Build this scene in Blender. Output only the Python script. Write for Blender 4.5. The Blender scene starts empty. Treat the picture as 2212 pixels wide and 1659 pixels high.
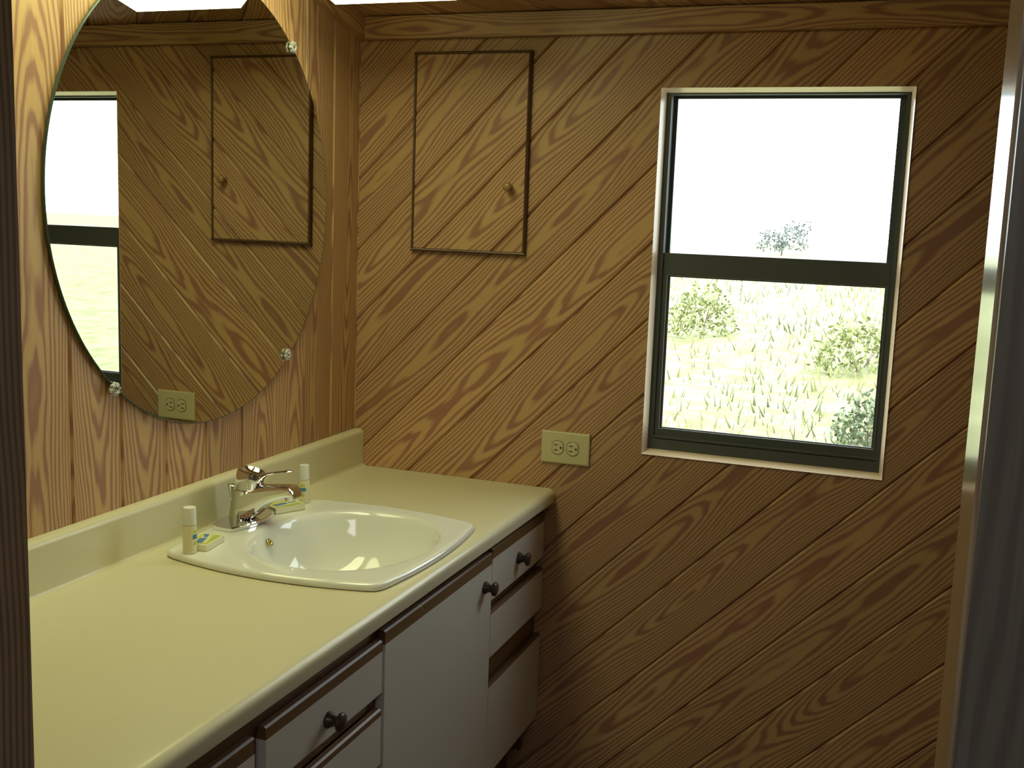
import bpy, bmesh, math, random
from mathutils import Vector, Matrix, noise as mnoise

random.seed(7)
S = bpy.context.scene
COL = S.collection
PI = math.pi

# ------------------------------------------------------------------ camera
CAM = Vector((1.3782, -2.5569, 1.4632))
yaw, pitch, roll, FPX = 0.3520, 0.1490, 0.0369, 2374.55
f = Vector((-math.sin(yaw) * math.cos(pitch), math.cos(yaw) * math.cos(pitch), -math.sin(pitch)))
r0 = Vector((math.cos(yaw), math.sin(yaw), 0)); u0 = r0.cross(f)
rr = math.cos(roll) * r0 + math.sin(roll) * u0
uu = -math.sin(roll) * r0 + math.cos(roll) * u0
cam = bpy.data.objects.new('camera', bpy.data.cameras.new('camera')); COL.objects.link(cam)
cam.matrix_world = Matrix(((rr.x, uu.x, -f.x, CAM.x), (rr.y, uu.y, -f.y, CAM.y), (rr.z, uu.z, -f.z, CAM.z), (0, 0, 0, 1)))
cam.data.sensor_width = 36.0; cam.data.sensor_fit = 'HORIZONTAL'
cam.data.lens = FPX / 2212 * 36.0
cam.data.clip_start = 0.02
S.camera = cam

# ------------------------------------------------------------------ world, sun, exposure
SKY = 7.5
w = bpy.data.worlds.new('sky'); S.world = w; w.use_nodes = True
bg = w.node_tree.nodes['Background']
bg.inputs['Color'].default_value = (0.86, 0.93, 1.0, 1); bg.inputs['Strength'].default_value = SKY
sun = bpy.data.objects.new('sun', bpy.data.lights.new('sun', 'SUN')); COL.objects.link(sun)
sun.data.energy = 5.0; sun.data.angle = 0.02; sun.data.color = (1.0, 0.96, 0.86)
sun.rotation_euler = Vector((0.30, 0.42, -0.86)).to_track_quat('-Z', 'Y').to_euler()
hall = bpy.data.objects.new('hall_lamp', bpy.data.lights.new('hall_lamp', 'AREA')); COL.objects.link(hall)  # unseen fill light, added behind the camera to lift the dark areas
hall.data.shape = 'RECTANGLE'; hall.data.size = 1.0; hall.data.size_y = 0.8
hall.data.energy = 13.0; hall.data.color = (0.92, 0.95, 1.0)
hall.location = (1.3, -3.1, 1.90)
S.view_settings.view_transform = 'Standard'
S.view_settings.look = 'None'
S.view_settings.gamma = 1.0
S.view_settings.use_curve_mapping = False
S.view_settings.exposure = 0.0
S.cycles.max_bounces = 10
S.cycles.diffuse_bounces = 5
S.cycles.glossy_bounces = 6
S.cycles.transparent_max_bounces = 12
S.cycles.caustics_reflective = False
S.cycles.caustics_refractive = False
S.cycles.sample_clamp_indirect = 6.0
LAMP = 8.0

# ------------------------------------------------------------------ material helpers
def newmat(name):
    m = bpy.data.materials.new(name); m.use_nodes = True
    nt = m.node_tree; nt.nodes.clear()
    return m, nt

def bsdf(nt, color=None, rough=0.5, metal=0.0, **kw):
    b = nt.nodes.new('ShaderNodeBsdfPrincipled'); o = nt.nodes.new('ShaderNodeOutputMaterial')
    nt.links.new(b.outputs[0], o.inputs[0])
    if color is not None: b.inputs['Base Color'].default_value = (*color, 1)
    b.inputs['Roughness'].default_value = rough; b.inputs['Metallic'].default_value = metal
    for k, v in kw.items(): b.inputs[k.replace('_', ' ')].default_value = v
    return b

def plain(name, color, rough=0.5, metal=0.0, var=0.0, scale=20.0, bump=0.0, **kw):
    m, nt = newmat(name); b = bsdf(nt, color, rough, metal, **kw)
    if var > 0 or bump > 0:
        tc = nt.nodes.new('ShaderNodeTexCoord'); n = nt.nodes.new('ShaderNodeTexNoise')
        n.inputs['Scale'].default_value = scale; n.inputs['Detail'].default_value = 4
        nt.links.new(tc.outputs['Object'], n.inputs['Vector'])
        if var > 0:
            mr = nt.nodes.new('ShaderNodeMapRange'); mr.inputs[3].default_value = 1 - var; mr.inputs[4].default_value = 1 + var
            nt.links.new(n.outputs[0], mr.inputs[0])
            mx = nt.nodes.new('ShaderNodeVectorMath'); mx.operation = 'SCALE'
            mx.inputs[0].default_value = color; nt.links.new(mr.outputs[0], mx.inputs['Scale'])
            nt.links.new(mx.outputs[0], b.inputs['Base Color'])
        if bump > 0:
            bp = nt.nodes.new('ShaderNodeBump'); bp.inputs['Strength'].default_value = bump; bp.inputs['Distance'].default_value = 0.001
            nt.links.new(n.outputs[0], bp.inputs['Height']); nt.links.new(bp.outputs[0], b.inputs['Normal'])
    return m

def wood(name, light=(0.54, 0.335, 0.150), dark=(0.33, 0.155, 0.092), spacing=0.0062, h0=0.030, wander=0.075,
         rough=0.42, coat=0.0, swap=False, spec=0.5, tone=1.0):
    """plain-sawn softwood: growth rings cut by the board face give straight lines and cathedrals.
    local X runs along the board, Y across it."""
    m, nt = newmat(name); b = bsdf(nt, None, rough)
    N = nt.nodes; L = nt.links
    b.inputs['Coat Weight'].default_value = coat; b.inputs['Coat Roughness'].default_value = 0.15
    b.inputs['Specular IOR Level'].default_value = spec
    def math_(op, a, c=None, d=None):
        n = N.new('ShaderNodeMath'); n.operation = op
        for i, v in enumerate((a, c, d)):
            if v is None: continue
            if isinstance(v, (int, float)): n.inputs[i].default_value = v
            else: L.new(v, n.inputs[i])
        return n.outputs[0]
    def comb(x, y, z):
        n = N.new('ShaderNodeCombineXYZ')
        for i, v in enumerate((x, y, z)):
            if isinstance(v, (int, float)): n.inputs[i].default_value = v
            else: L.new(v, n.inputs[i])
        return n.outputs[0]
    def noise(vec, scale, detail=1.0, rgh=0.5):
        n = N.new('ShaderNodeTexNoise'); n.inputs['Scale'].default_value = scale
        n.inputs['Detail'].default_value = detail; n.inputs['Roughness'].default_value = rgh
        L.new(vec, n.inputs['Vector']); return n.outputs[0]
    tc = N.new('ShaderNodeTexCoord'); oi = N.new('ShaderNodeObjectInfo')
    sp = N.new('ShaderNodeSeparateXYZ'); L.new(tc.outputs['Object'], sp.inputs[0])
    X, Y, Z = sp.outputs[0], sp.outputs[1], sp.outputs[2]
    if swap: X, Y = Y, X
    Yz = math_('ADD', Y, Z)
    rnd = oi.outputs['Random']
    rz = math_('MULTIPLY', rnd, 57.0)
    rnd2 = math_('FRACT', math_('MULTIPLY', rnd, 13.77))
    vA = comb(math_('MULTIPLY', X, 1.1), math_('MULTIPLY', Y, 1.5), rz)
    vB = comb(math_('MULTIPLY', X, 1.9), math_('MULTIPLY', Y, 4.0), math_('ADD', rz, 11.0))
    vC = comb(math_('MULTIPLY', X, 9.0), math_('MULTIPLY', Y, 60.0), math_('ADD', rz, 23.0))
    vD = comb(math_('MULTIPLY', X, 14.0), math_('MULTIPLY', Y, 700.0), rz)
    sh = math_('MULTIPLY', math_('SUBTRACT', noise(vA, 1.0), 0.5), 0.10)
    off = math_('MULTIPLY', math_('SUBTRACT', rnd2, 0.5), 0.06)
    vy = math_('ADD', math_('ADD', Yz, sh), off)
    hh = math_('ADD', math_('MULTIPLY', math_('SUBTRACT', noise(vB, 1.0, 1.0), 0.5), wander), math_('MULTIPLY_ADD', rnd, 0.03, h0))
    r = math_('SQRT', math_('ADD', math_('MULTIPLY', vy, vy), math_('MULTIPLY', hh, hh)))
    ph = math_('ADD', math_('DIVIDE', r, spacing), math_('MULTIPLY', noise(vC, 1.0), 0.9))
    fr = math_('FRACT', ph)
    cr = N.new('ShaderNodeValToRGB'); L.new(fr, cr.inputs[0])
    e = cr.color_ramp.elements
    mid = tuple(0.55 * a + 0.45 * c for a, c in zip(light, dark))
    e[0].position = 0.0; e[0].color = (*mid, 1)
    e[1].position = 1.0; e[1].color = (*mid, 1)
    for p, c in ((0.10, light), (0.45, light), (0.70, dark), (0.92, dark)):
        q = e.new(p); q.color = (*c, 1)
    val = math_('MULTIPLY', math_('MULTIPLY_ADD', rnd2, 0.26, 0.87), math_('MULTIPLY_ADD', noise(vD, 1.0, 2.0), 0.36, 0.82))
    val = math_('MULTIPLY', val, tone)
    mx = N.new('ShaderNodeVectorMath'); mx.operation = 'SCALE'
    L.new(cr.outputs[0], mx.inputs[0]); L.new(val, mx.inputs['Scale'])
    L.new(mx.outputs[0], b.inputs['Base Color'])
    bp = N.new('ShaderNodeBump'); bp.inputs['Strength'].default_value = 0.12; bp.inputs['Distance'].default_value = 0.0006
    L.new(noise(vD, 1.0, 2.0), bp.inputs['Height']); L.new(bp.outputs[0], b.inputs['Normal'])
    return m

M = {}
M['pine'] = wood('pine_plank')
M['pine_fine'] = wood('pine_trim', spacing=0.0035, wander=0.03)
M['jamb'] = wood('jamb_wood_dim', light=(0.072, 0.064, 0.050), dark=(0.055, 0.047, 0.037), spacing=0.007, rough=0.30, wander=0.03, coat=0.6)  # dim copy of the jamb wood: weak light put into the colour
M['edge'] = wood('edge_wood', light=(0.33, 0.24, 0.14), dark=(0.25, 0.17, 0.10), spacing=0.006, rough=0.22, wander=0.02, coat=0.8)
M['jamb_lit'] = wood('jamb_wood_lit', light=(0.24, 0.165, 0.10), dark=(0.13, 0.085, 0.05), spacing=0.005, rough=0.35, wander=0.06)  # same wood for the left jamb, its stronger light put into the colour
M['liner'] = wood('window_liner_wood', light=(0.80, 0.64, 0.44), dark=(0.62, 0.45, 0.28), spacing=0.004, rough=0.25, wander=0.02, coat=0.5)
M['stain'] = wood('stained_oak', light=(0.20, 0.115, 0.05), dark=(0.10, 0.05, 0.02), spacing=0.003, rough=0.4, wander=0.02)
M['bead'] = wood('bead_wood', light=(0.13, 0.065, 0.025), dark=(0.07, 0.033, 0.014), spacing=0.004, rough=0.4, wander=0.02)
M['backing'] = plain('backing_board', (0.05, 0.03, 0.015), 0.8)
M['laminate'] = plain('almond_laminate', (0.66, 0.60, 0.40), 0.30, var=0.015, scale=6)
M['porcelain'] = plain('porcelain', (0.82, 0.81, 0.74), 0.06, Coat_Weight=0.4, Coat_Roughness=0.03)
M['door_white'] = plain('white_laminate', (0.62, 0.58, 0.50), 0.45, var=0.02, scale=5)
M['knob'] = plain('knob_walnut', (0.055, 0.033, 0.02), 0.35)
M['knob_pine'] = plain('knob_pine', (0.33, 0.19, 0.08), 0.3)
M['chrome'] = plain('chrome', (0.80, 0.80, 0.80), 0.05, 1.0)
M['brass'] = plain('brass', (0.55, 0.42, 0.16), 0.3, 1.0)
M['ivory'] = plain('ivory_plastic', (0.62, 0.56, 0.31), 0.38)
M['ivory_face'] = plain('ivory_plastic_face', (0.64, 0.58, 0.33), 0.35)
M['slot'] = plain('slot_dark', (0.03, 0.022, 0.01), 0.7)
M['aluminium'] = plain('black_aluminium', (0.085, 0.093, 0.085), 0.4, 0.0)  # black lifted towards grey, standing in for lens haze
M['gasket'] = plain('grey_gasket', (0.25, 0.25, 0.25), 0.4)
M['floor'] = plain('floor_vinyl', (0.10, 0.075, 0.045), 0.5, var=0.2, scale=12)
M['hallwall'] = plain('hall_wall', (0.30, 0.20, 0.11), 0.7, var=0.1, scale=3)
M['capw'] = plain('white_cap', (0.80, 0.79, 0.72), 0.35)
M['paper'] = plain('soap_paper', (0.80, 0.77, 0.52), 0.5)
M['blue'] = plain('print_blue', (0.10, 0.22, 0.42), 0.5)
M['yellow'] = plain('print_yellow', (0.62, 0.60, 0.12), 0.5)
M['lime'] = plain('print_lime', (0.45, 0.52, 0.10), 0.5)
M['mirror_edge'] = plain('mirror_edge', (0.06, 0.09, 0.07), 0.2)
M['metalpan'] = plain('white_enamel', (0.75, 0.75, 0.70), 0.4)

m, nt = newmat('mirror_silver')
g = nt.nodes.new('ShaderNodeBsdfGlossy'); o = nt.nodes.new('ShaderNodeOutputMaterial'); nt.links.new(g.outputs[0], o.inputs[0])
g.inputs['Color'].default_value = (0.75, 0.77, 0.70, 1); g.inputs['Roughness'].default_value = 0.0
M['mirror'] = m

m, nt = newmat('window_glass')
t = nt.nodes.new('ShaderNodeBsdfTransparent'); g = nt.nodes.new('ShaderNodeBsdfGlossy'); g.inputs['Roughness'].default_value = 0.0
t.inputs['Color'].default_value = (0.93, 0.96, 0.94, 1)
x = nt.nodes.new('ShaderNodeMixShader'); x.inputs[0].default_value = 0.06; o = nt.nodes.new('ShaderNodeOutputMaterial')
nt.links.new(t.outputs[0], x.inputs[1]); nt.links.new(g.outputs[0], x.inputs[2]); nt.links.new(x.outputs[0], o.inputs[0])
M['glass'] = m

m, nt = newmat('clear_plastic')
b = bsdf(nt, (0.93, 0.95, 0.88), 0.08); b.inputs['Transmission Weight'].default_value = 0.6; b.inputs['IOR'].default_value = 1.45
M['clear'] = m
m, nt = newmat('bottle_plastic')
b = bsdf(nt, (0.86, 0.78, 0.50), 0.25); b.inputs['Transmission Weight'].default_value = 0.08; b.inputs['Subsurface Weight'].default_value = 0.2
b.inputs['Subsurface Radius'].default_value = (0.01, 0.01, 0.006)
M['bottle'] = m

m, nt = newmat('lamp_diffuser')
e_ = nt.nodes.new('ShaderNodeEmission'); o = nt.nodes.new('ShaderNodeOutputMaterial'); nt.links.new(e_.outputs[0], o.inputs[0])
e_.inputs['Color'].default_value = (0.95, 1.0, 0.54, 1); e_.inputs['Strength'].default_value = LAMP
M['lamp'] = m
m, nt = newmat('lamp_end_cap')
e_ = nt.nodes.new('ShaderNodeEmission'); o = nt.nodes.new('ShaderNodeOutputMaterial'); nt.links.new(e_.outputs[0], o.inputs[0])
e_.inputs['Color'].default_value = (0.95, 1.0, 0.45, 1); e_.inputs['Strength'].default_value = 1.1
M['lamp_end'] = m

def leafmat(name, c1, c2, scale):
    m, nt = newmat(name); b = bsdf(nt, None, 0.7)
    tc = nt.nodes.new('ShaderNodeTexCoord'); n = nt.nodes.new('ShaderNodeTexNoise')
    n.inputs['Scale'].default_value = scale; n.inputs['Detail'].default_value = 6; n.inputs['Roughness'].default_value = 0.7
    nt.links.new(tc.outputs['Object'], n.inputs['Vector'])
    cr = nt.nodes.new('ShaderNodeValToRGB'); nt.links.new(n.outputs[0], cr.inputs[0])
    cr.color_ramp.elements[0].position = 0.40; cr.color_ramp.elements[0].color = (*c1, 1)
    cr.color_ramp.elements[1].position = 0.56; cr.color_ramp.elements[1].color = (*c2, 1)
    nt.links.new(cr.outputs[0], b.inputs['Base Color'])
    return m
M['grass'] = leafmat('dry_grass', (0.105, 0.110, 0.022), (0.21, 0.21, 0.085), 1.6)
M['leaf'] = leafmat('leaves', (0.105, 0.125, 0.025), (0.25, 0.27, 0.11), 6.0)
M['leaf_dark'] = leafmat('leaves_dark', (0.035, 0.05, 0.03), (0.13, 0.16, 0.08), 6.0)
M['leaf_haze'] = leafmat('leaves_haze', (0.13, 0.15, 0.14), (0.17, 0.19, 0.18), 1.0)  # distance haze and glare put into the pale leaf colour
M['tuft'] = leafmat('grass_tufts', (0.085, 0.10, 0.03), (0.26, 0.27, 0.10), 0.35)
M['trunk'] = plain('bark', (0.16, 0.12, 0.08), 0.9)

# ------------------------------------------------------------------ object helpers
def tag(o, label=None, cat=None, group=None, kind=None):
    if label: o['label'] = label
    if cat: o['category'] = cat
    if group: o['group'] = group
    if kind: o['kind'] = kind
    return o

def empty(name, loc, rz=0.0, **k):
    o = bpy.data.objects.new(name, None); COL.objects.link(o); o.location = loc; o.rotation_euler = (0, 0, rz)
    o.empty_display_size = 0.05
    return tag(o, **k)

LM = {}
def getm(o): return LM.get(o.name, Matrix.Translation(o.location)).copy()
def setm(o, m_): LM[o.name] = m_.copy(); o.matrix_local = m_

def link(name, me, mat, parent=None, mw=None, smooth=False, **k):
    o = bpy.data.objects.new(name, me); COL.objects.link(o)
    if mat is not None: me.materials.append(mat)
    if parent is not None: o.parent = parent
    if mw is not None: setm(o, mw)
    if smooth:
        for p in me.polygons: p.use_smooth = True
    return tag(o, **k)

def finish(bm, name, mat, parent=None, mw=None, smooth=False, bevel=0.0, seg=2, **k):
    if bevel > 0:
        bmesh.ops.bevel(bm, geom=[e for e in bm.edges if len(e.link_faces) == 2 and e.calc_face_angle(0) > 0.5], offset=bevel, segments=seg, affect='EDGES', profile=0.6)
    bmesh.ops.recalc_face_normals(bm, faces=bm.faces)
    me = bpy.data.meshes.new(name); bm.to_mesh(me); bm.free()
    if smooth: me.shade_smooth() if hasattr(me, 'shade_smooth') else None
    return link(name, me, mat, parent, mw, smooth, **k)

def addbox(bm, lo, hi):
    vs = [bm.verts.new((x, y, z)) for x in (lo[0], hi[0]) for y in (lo[1], hi[1]) for z in (lo[2], hi[2])]
    for q in ((0, 1, 3, 2), (4, 6, 7, 5), (0, 4, 5, 1), (2, 3, 7, 6), (0, 2, 6, 4), (1, 5, 7, 3)):
        bm.faces.new([vs[i] for i in q])

def box(name, lo, hi, mat, parent=None, bevel=0.0, seg=2, **k):
    """box given in the parent's space (or world); its origin is its centre"""
    c = Vector([(a + b) / 2 for a, b in zip(lo, hi)])
    bm = bmesh.new(); addbox(bm, [a - x for a, x in zip(lo, c)], [a - x for a, x in zip(hi, c)])
    return finish(bm, name, mat, parent, Matrix.Translation(c), bevel=bevel, seg=seg, **k)

def board(name, p0, p1, width_dir, width, thick, mat, parent=None, bevel=0.0015, **k):
    """board from p0 to p1 (centre line of the back face), local X along it, Y across"""
    p0, p1 = Vector(p0), Vector(p1); X = (p1 - p0); Ln = X.length; X.normalize()
    Y = Vector(width_dir).normalized(); Z = X.cross(Y)
    mw = Matrix(((X.x, Y.x, Z.x, p0.x), (X.y, Y.y, Z.y, p0.y), (X.z, Y.z, Z.z, p0.z), (0, 0, 0, 1)))
    bm = bmesh.new(); addbox(bm, (0, -width / 2, 0), (Ln, width / 2, thick))
    return finish(bm, name, mat, parent, mw, bevel=bevel, seg=1, **k)

def loft(bm, rings, cap0=True, cap1=True):
    R = [[bm.verts.new(p) for p in ring] for ring in rings]
    n = len(R[0])
    for a, b_ in zip(R[:-1], R[1:]):
        for i in range(n): bm.faces.new((a[i], a[(i + 1) % n], b_[(i + 1) % n], b_[i]))
    if cap0: bm.faces.new(R[0][::-1])
    if cap1: bm.faces.new(R[-1])
    return R

def lathe(bm, prof, n=32, axis='z', c=(0, 0, 0), cap=True):
    rings = []
    for r, h in prof:
        ring = []
        for i in range(n):
            a = 2 * PI * i / n; ca, sa = r * math.cos(a), r * math.sin(a)
            v = {'z': (ca, sa, h), 'x': (h, ca, sa), 'y': (sa, h, ca)}[axis]
            ring.append((v[0] + c[0], v[1] + c[1], v[2] + c[2]))
        rings.append(ring)
    loft(bm, rings, cap, cap)

def auto_smooth(o, ang=0.6):
    me = o.data
    for p in me.polygons: p.use_smooth = True
    bm = bmesh.new(); bm.from_mesh(me)
    for e in bm.edges:
        if len(e.link_faces) == 2 and e.calc_face_angle(0) > ang: e.smooth = False
    bm.to_mesh(me); bm.free()
    return o

# ------------------------------------------------------------------ measures
CEIL = 1.949
SL = 0.225         # the ceiling rises towards the door
ZT = CEIL - SL * -1.967
ca_ = math.cos(math.atan(SL)); sa_ = math.sin(math.atan(SL))
XR = 1.95            # right wall
YF = -1.967          # room face of the door partition
WX0, WX1, WZ0, WZ1 = 0.7793, 1.3327, 0.9134, 1.7736
ZC, D = 0.80, 0.5669
PITCH = 0.1285

# ------------------------------------------------------------------ planked surfaces
def clip(poly, nx, ny, c):
    """keep the side nx*a+ny*b <= c"""
    out = []
    for i in range(len(poly)):
        p, q = poly[i], poly[(i + 1) % len(poly)]
        dp, dq = nx * p[0] + ny * p[1] - c, nx * q[0] + ny * q[1] - c
        if dp <= 1e-9: out.append(p)
        if (dp < -1e-9 and dq > 1e-9) or (dp > 1e-9 and dq < -1e-9):
            t_ = dp / (dp - dq); out.append((p[0] + t_ * (q[0] - p[0]), p[1] + t_ * (q[1] - p[1])))
    return out

def planks(parent, A, B, O, ang, v_off, pitch, cells, mat, groove=0.0045, depth=0.0045, name='plank', hole=None, thick=0.006, extra=None):
    """boards on a plane: A, B in-plane axes, O origin, direction at angle ang; cells are rectangles (a0,b0,a1,b1)"""
    A, B, O = Vector(A), Vector(B), Vector(O)
    ca, sa = math.cos(ang), math.sin(ang)
    X = A * ca + B * sa; Y = -A * sa + B * ca; Z = A.cross(B)
    corners = [(a, b_) for c in cells for a in (c[0], c[2]) for b_ in (c[1], c[3])]
    vv = [-a * sa + b_ * ca for a, b_ in corners]
    k0 = math.floor((min(vv) - v_off) / pitch); k1 = math.ceil((max(vv) - v_off) / pitch)
    made = []
    for k in range(k0, k1):
        v0, v1 = v_off + k * pitch, v_off + (k + 1) * pitch
        vm = (v0 + v1) / 2
        bands = [(v0 + 0.0004, v0 + groove, -depth, 0.0), (v0 + groove, v1 - groove, 0.0, 0.0), (v1 - groove, v1 - 0.0004, 0.0, -depth)]
        polys = []
        for (b0, b1, h0, h1) in bands:
            for (a0, c0, a1, c1) in cells:
                P = [(u_ * ca - v * sa, u_ * sa + v * ca) for u_, v in ((-9, b0), (9, b0), (9, b1), (-9, b1))]
                for n_ in ((-1, 0, -a0), (1, 0, a1), (0, -1, -c0), (0, 1, c1)) + ((extra,) if extra else ()):
                    P = clip(P, *n_)
                    if len(P) < 3: break
                if len(P) < 3: continue
                pts = []
                for a, b_ in P:
                    u_ = a * ca + b_ * sa; v = -a * sa + b_ * ca
                    t_ = (v - b0) / (b1 - b0)
                    q = (u_, v, h0 + (h1 - h0) * t_)
                    if not pts or (Vector(q) - Vector(pts[-1])).length > 1e-6: pts.append(q)
                ar = 0
                for i in range(len(pts)): ar += pts[i][0] * pts[(i + 1) % len(pts)][1] - pts[(i + 1) % len(pts)][0] * pts[i][1]
                if abs(ar) > 1e-7 and len(pts) > 2: polys.append(pts)
        if not polys: continue
        groups = [polys]
        if hole:
            hv = [-a * sa + b_ * ca for a in (hole[0], hole[2]) for b_ in (hole[1], hole[3])]
            if v0 >= min(hv) and v1 <= max(hv):
                hc = ((hole[0] + hole[2]) / 2 * ca + (hole[1] + hole[3]) / 2 * sa)
                g1 = [p for p in polys if sum(q[0] for q in p) / len(p) < hc]
                g2 = [p for p in polys if sum(q[0] for q in p) / len(p) >= hc]
                groups = [g_ for g_ in (g1, g2) if g_]
        for gps in groups:
            area = sum(abs(sum(p[i][0] * p[(i + 1) % len(p)][1] - p[(i + 1) % len(p)][0] * p[i][1] for i in range(len(p)))) / 2 for p in gps)
            if area < 2e-4: continue
            uc = sum(q[0] for p in gps for q in p) / sum(len(p) for p in gps)
            bm = bmesh.new()
            for p in gps:
                vs = [bm.verts.new((q[0] - uc, q[1] - vm, q[2])) for q in p]
                bm.faces.new(vs)
            bmesh.ops.remove_doubles(bm, verts=bm.verts, dist=1e-5)
            # give the board its thickness behind the face
            bd = [e for e in bm.edges if len(e.link_faces) == 1]
            ex = bmesh.ops.extrude_edge_only(bm, edges=bd)
            for v in [q for q in ex['geom'] if isinstance(q, bmesh.types.BMVert)]: v.co.z = -thick
            me = bpy.data.meshes.new(name); bm.to_mesh(me); bm.free()
            loc = O + X * uc + Y * vm
            mw = Matrix(((X.x, Y.x, Z.x, loc.x), (X.y, Y.y, Z.y, loc.y), (X.z, Y.z, Z.z, loc.z), (0, 0, 0, 1)))
            made.append(link(name, me, mat, parent, mw))
    return made

# wall_back: backing with the window opening, 45 degree boards
TH = 0.10
bm = bmesh.new()
for lo, hi in (((-TH, 0.0065, -0.05), (WX0, TH, CEIL + .05)), ((WX1, 0.0065, -0.05), (XR + TH, TH, CEIL + .05)),
               ((WX0, 0.0065, -0.05), (WX1, TH, WZ0)), ((WX0, 0.0065, WZ1), (WX1, TH, CEIL + .05))):
    addbox(bm, lo, hi)
wall_back = finish(bm, 'wall_back', M['backing'], kind='structure')
cells = [(0, 0, WX0, CEIL), (WX1, 0, XR, CEIL), (WX0, 0, WX1, WZ0), (WX0, WZ1, WX1, CEIL)]
planks(wall_back, (1, 0, 0), (0, 0, 1), (0, 0, 0), PI / 4, 0.070, PITCH, cells, M['pine'], hole=(WX0, WZ0, WX1, WZ1))

wall_left = box('wall_left', (-TH, YF - 0.036, -0.05), (-0.0065, 0.0, ZT + .1), M['backing'], kind='structure')
mwl = getm(wall_left).inverted()
pl = planks(wall_left, (0, 1, 0), (0, 0, 1), (0, 0, 0), PI / 2, 0.0045, 0.1298, [(YF, 0, 0.0, ZT)], M['pine'], extra=(SL, 1, CEIL))
for o in pl: setm(o, mwl @ getm(o))

bm = bmesh.new()
def cy(y_): return CEIL - SL * y_
vs = [bm.verts.new(v) for v in ((-TH, TH, cy(TH) + .0067), (2.7, TH, cy(TH) + .0067), (2.7, -4.15, cy(-4.15) + .0067), (-TH - .2, -4.15, cy(-4.15) + .0067),
                                (-TH, TH, cy(TH) + .08), (2.7, TH, cy(TH) + .08), (2.7, -4.15, cy(-4.15) + .08), (-TH - .2, -4.15, cy(-4.15) + .08))]
for q in ((0, 1, 2, 3), (7, 6, 5, 4), (0, 4, 5, 1), (1, 5, 6, 2), (2, 6, 7, 3), (3, 7, 4, 0)): bm.faces.new([vs[i] for i in q])
ceiling = finish(bm, 'ceiling', M['backing'], kind='structure')
planks(ceiling, (1, 0, 0), (0, -ca_, sa_), (0, 0, CEIL), -math.radians(50), 0.03, 0.1285, [(0, 0, XR, -YF / ca_)], M['pine'])

box('floor', (-0.4, -4.1, -0.06), (2.7, 0.05, 0.0), M['floor'], kind='structure')
wr = box('wall_right', (XR, YF, -0.05), (XR + 0.08, 0.0, ZT + 0.05), M['hallwall'], kind='structure')

# crown boards under the ceiling
t1 = empty('trim_1', (0, 0, 0), kind='structure')
board('crown_board', (0.018, 0, 1.9215), (XR, 0, 1.9215), (0, 0, 1), 0.054, 0.018, M['pine_fine'], t1)
t2 = empty('trim_2', (0, 0, 0), kind='structure')
board('crown_board', (0, YF, 1.9215 - SL * YF), (0, 0, 1.9215), (0, sa_, ca_), 0.054, 0.018, M['pine_fine'], t2)

# ------------------------------------------------------------------ door partition and hall (camera stands in the doorway)
wf = empty('wall_front', (0, 0, 0), kind='structure')
JL, JR, DH = 0.80, 1.4063, 1.93
YB = YF - 0.104
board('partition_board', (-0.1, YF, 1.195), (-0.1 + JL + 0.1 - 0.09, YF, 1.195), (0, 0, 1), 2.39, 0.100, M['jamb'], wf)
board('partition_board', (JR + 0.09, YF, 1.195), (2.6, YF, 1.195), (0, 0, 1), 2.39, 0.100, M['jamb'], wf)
dr = empty('door_1', (0, 0, 0), kind='structure')
def jamb(x0, x1, mat):
    c = ((x0 + x1) / 2, (YF + YB) / 2, DH / 2)
    bm = bmesh.new(); addbox(bm, (-DH / 2, -(x1 - x0) / 2, -(YF - YB) / 2), (DH / 2, (x1 - x0) / 2, (YF - YB) / 2))
    # local X = world z, local Y = world x, local Z = world y
    mw = Matrix(((0, 1, 0, c[0]), (0, 0, 1, c[1]), (1, 0, 0, c[2]), (0, 0, 0, 1)))
    return finish(bm, 'jamb', mat, dr, mw, bevel=0.0015, seg=2)
jamb(JL - 0.09, JL, M['jamb_lit']); jamb(JR, JR + 0.018, M['edge'])
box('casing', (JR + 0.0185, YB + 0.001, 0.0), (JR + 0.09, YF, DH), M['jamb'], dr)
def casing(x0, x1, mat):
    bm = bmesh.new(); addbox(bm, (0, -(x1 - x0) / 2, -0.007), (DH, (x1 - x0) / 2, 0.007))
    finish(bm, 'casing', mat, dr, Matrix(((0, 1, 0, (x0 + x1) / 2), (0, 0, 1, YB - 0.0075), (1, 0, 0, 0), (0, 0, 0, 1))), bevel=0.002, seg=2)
casing(JR + 0.0015, JR + 0.11, M['jamb']); casing(JL - 0.11, JL - 0.003, M['jamb_lit'])
board('header', (JL - 0.09, YF, 2.16), (JR + 0.09, YF, 2.16), (0, 0, 1), 0.46, 0.104, M['jamb'], dr)
box('wall_hall_left', (-0.3, -4.1, -0.05), (-0.2, YB, 2.9), M['hallwall'], kind='structure')
box('wall_hall_right', (2.6, -4.1, -0.05), (2.7, YB, 2.9), M['hallwall'], kind='structure')
box('wall_hall_back', (-0.3, -4.2, -0.05), (2.7, -4.1, 2.9), M['hallwall'], kind='structure')

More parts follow.
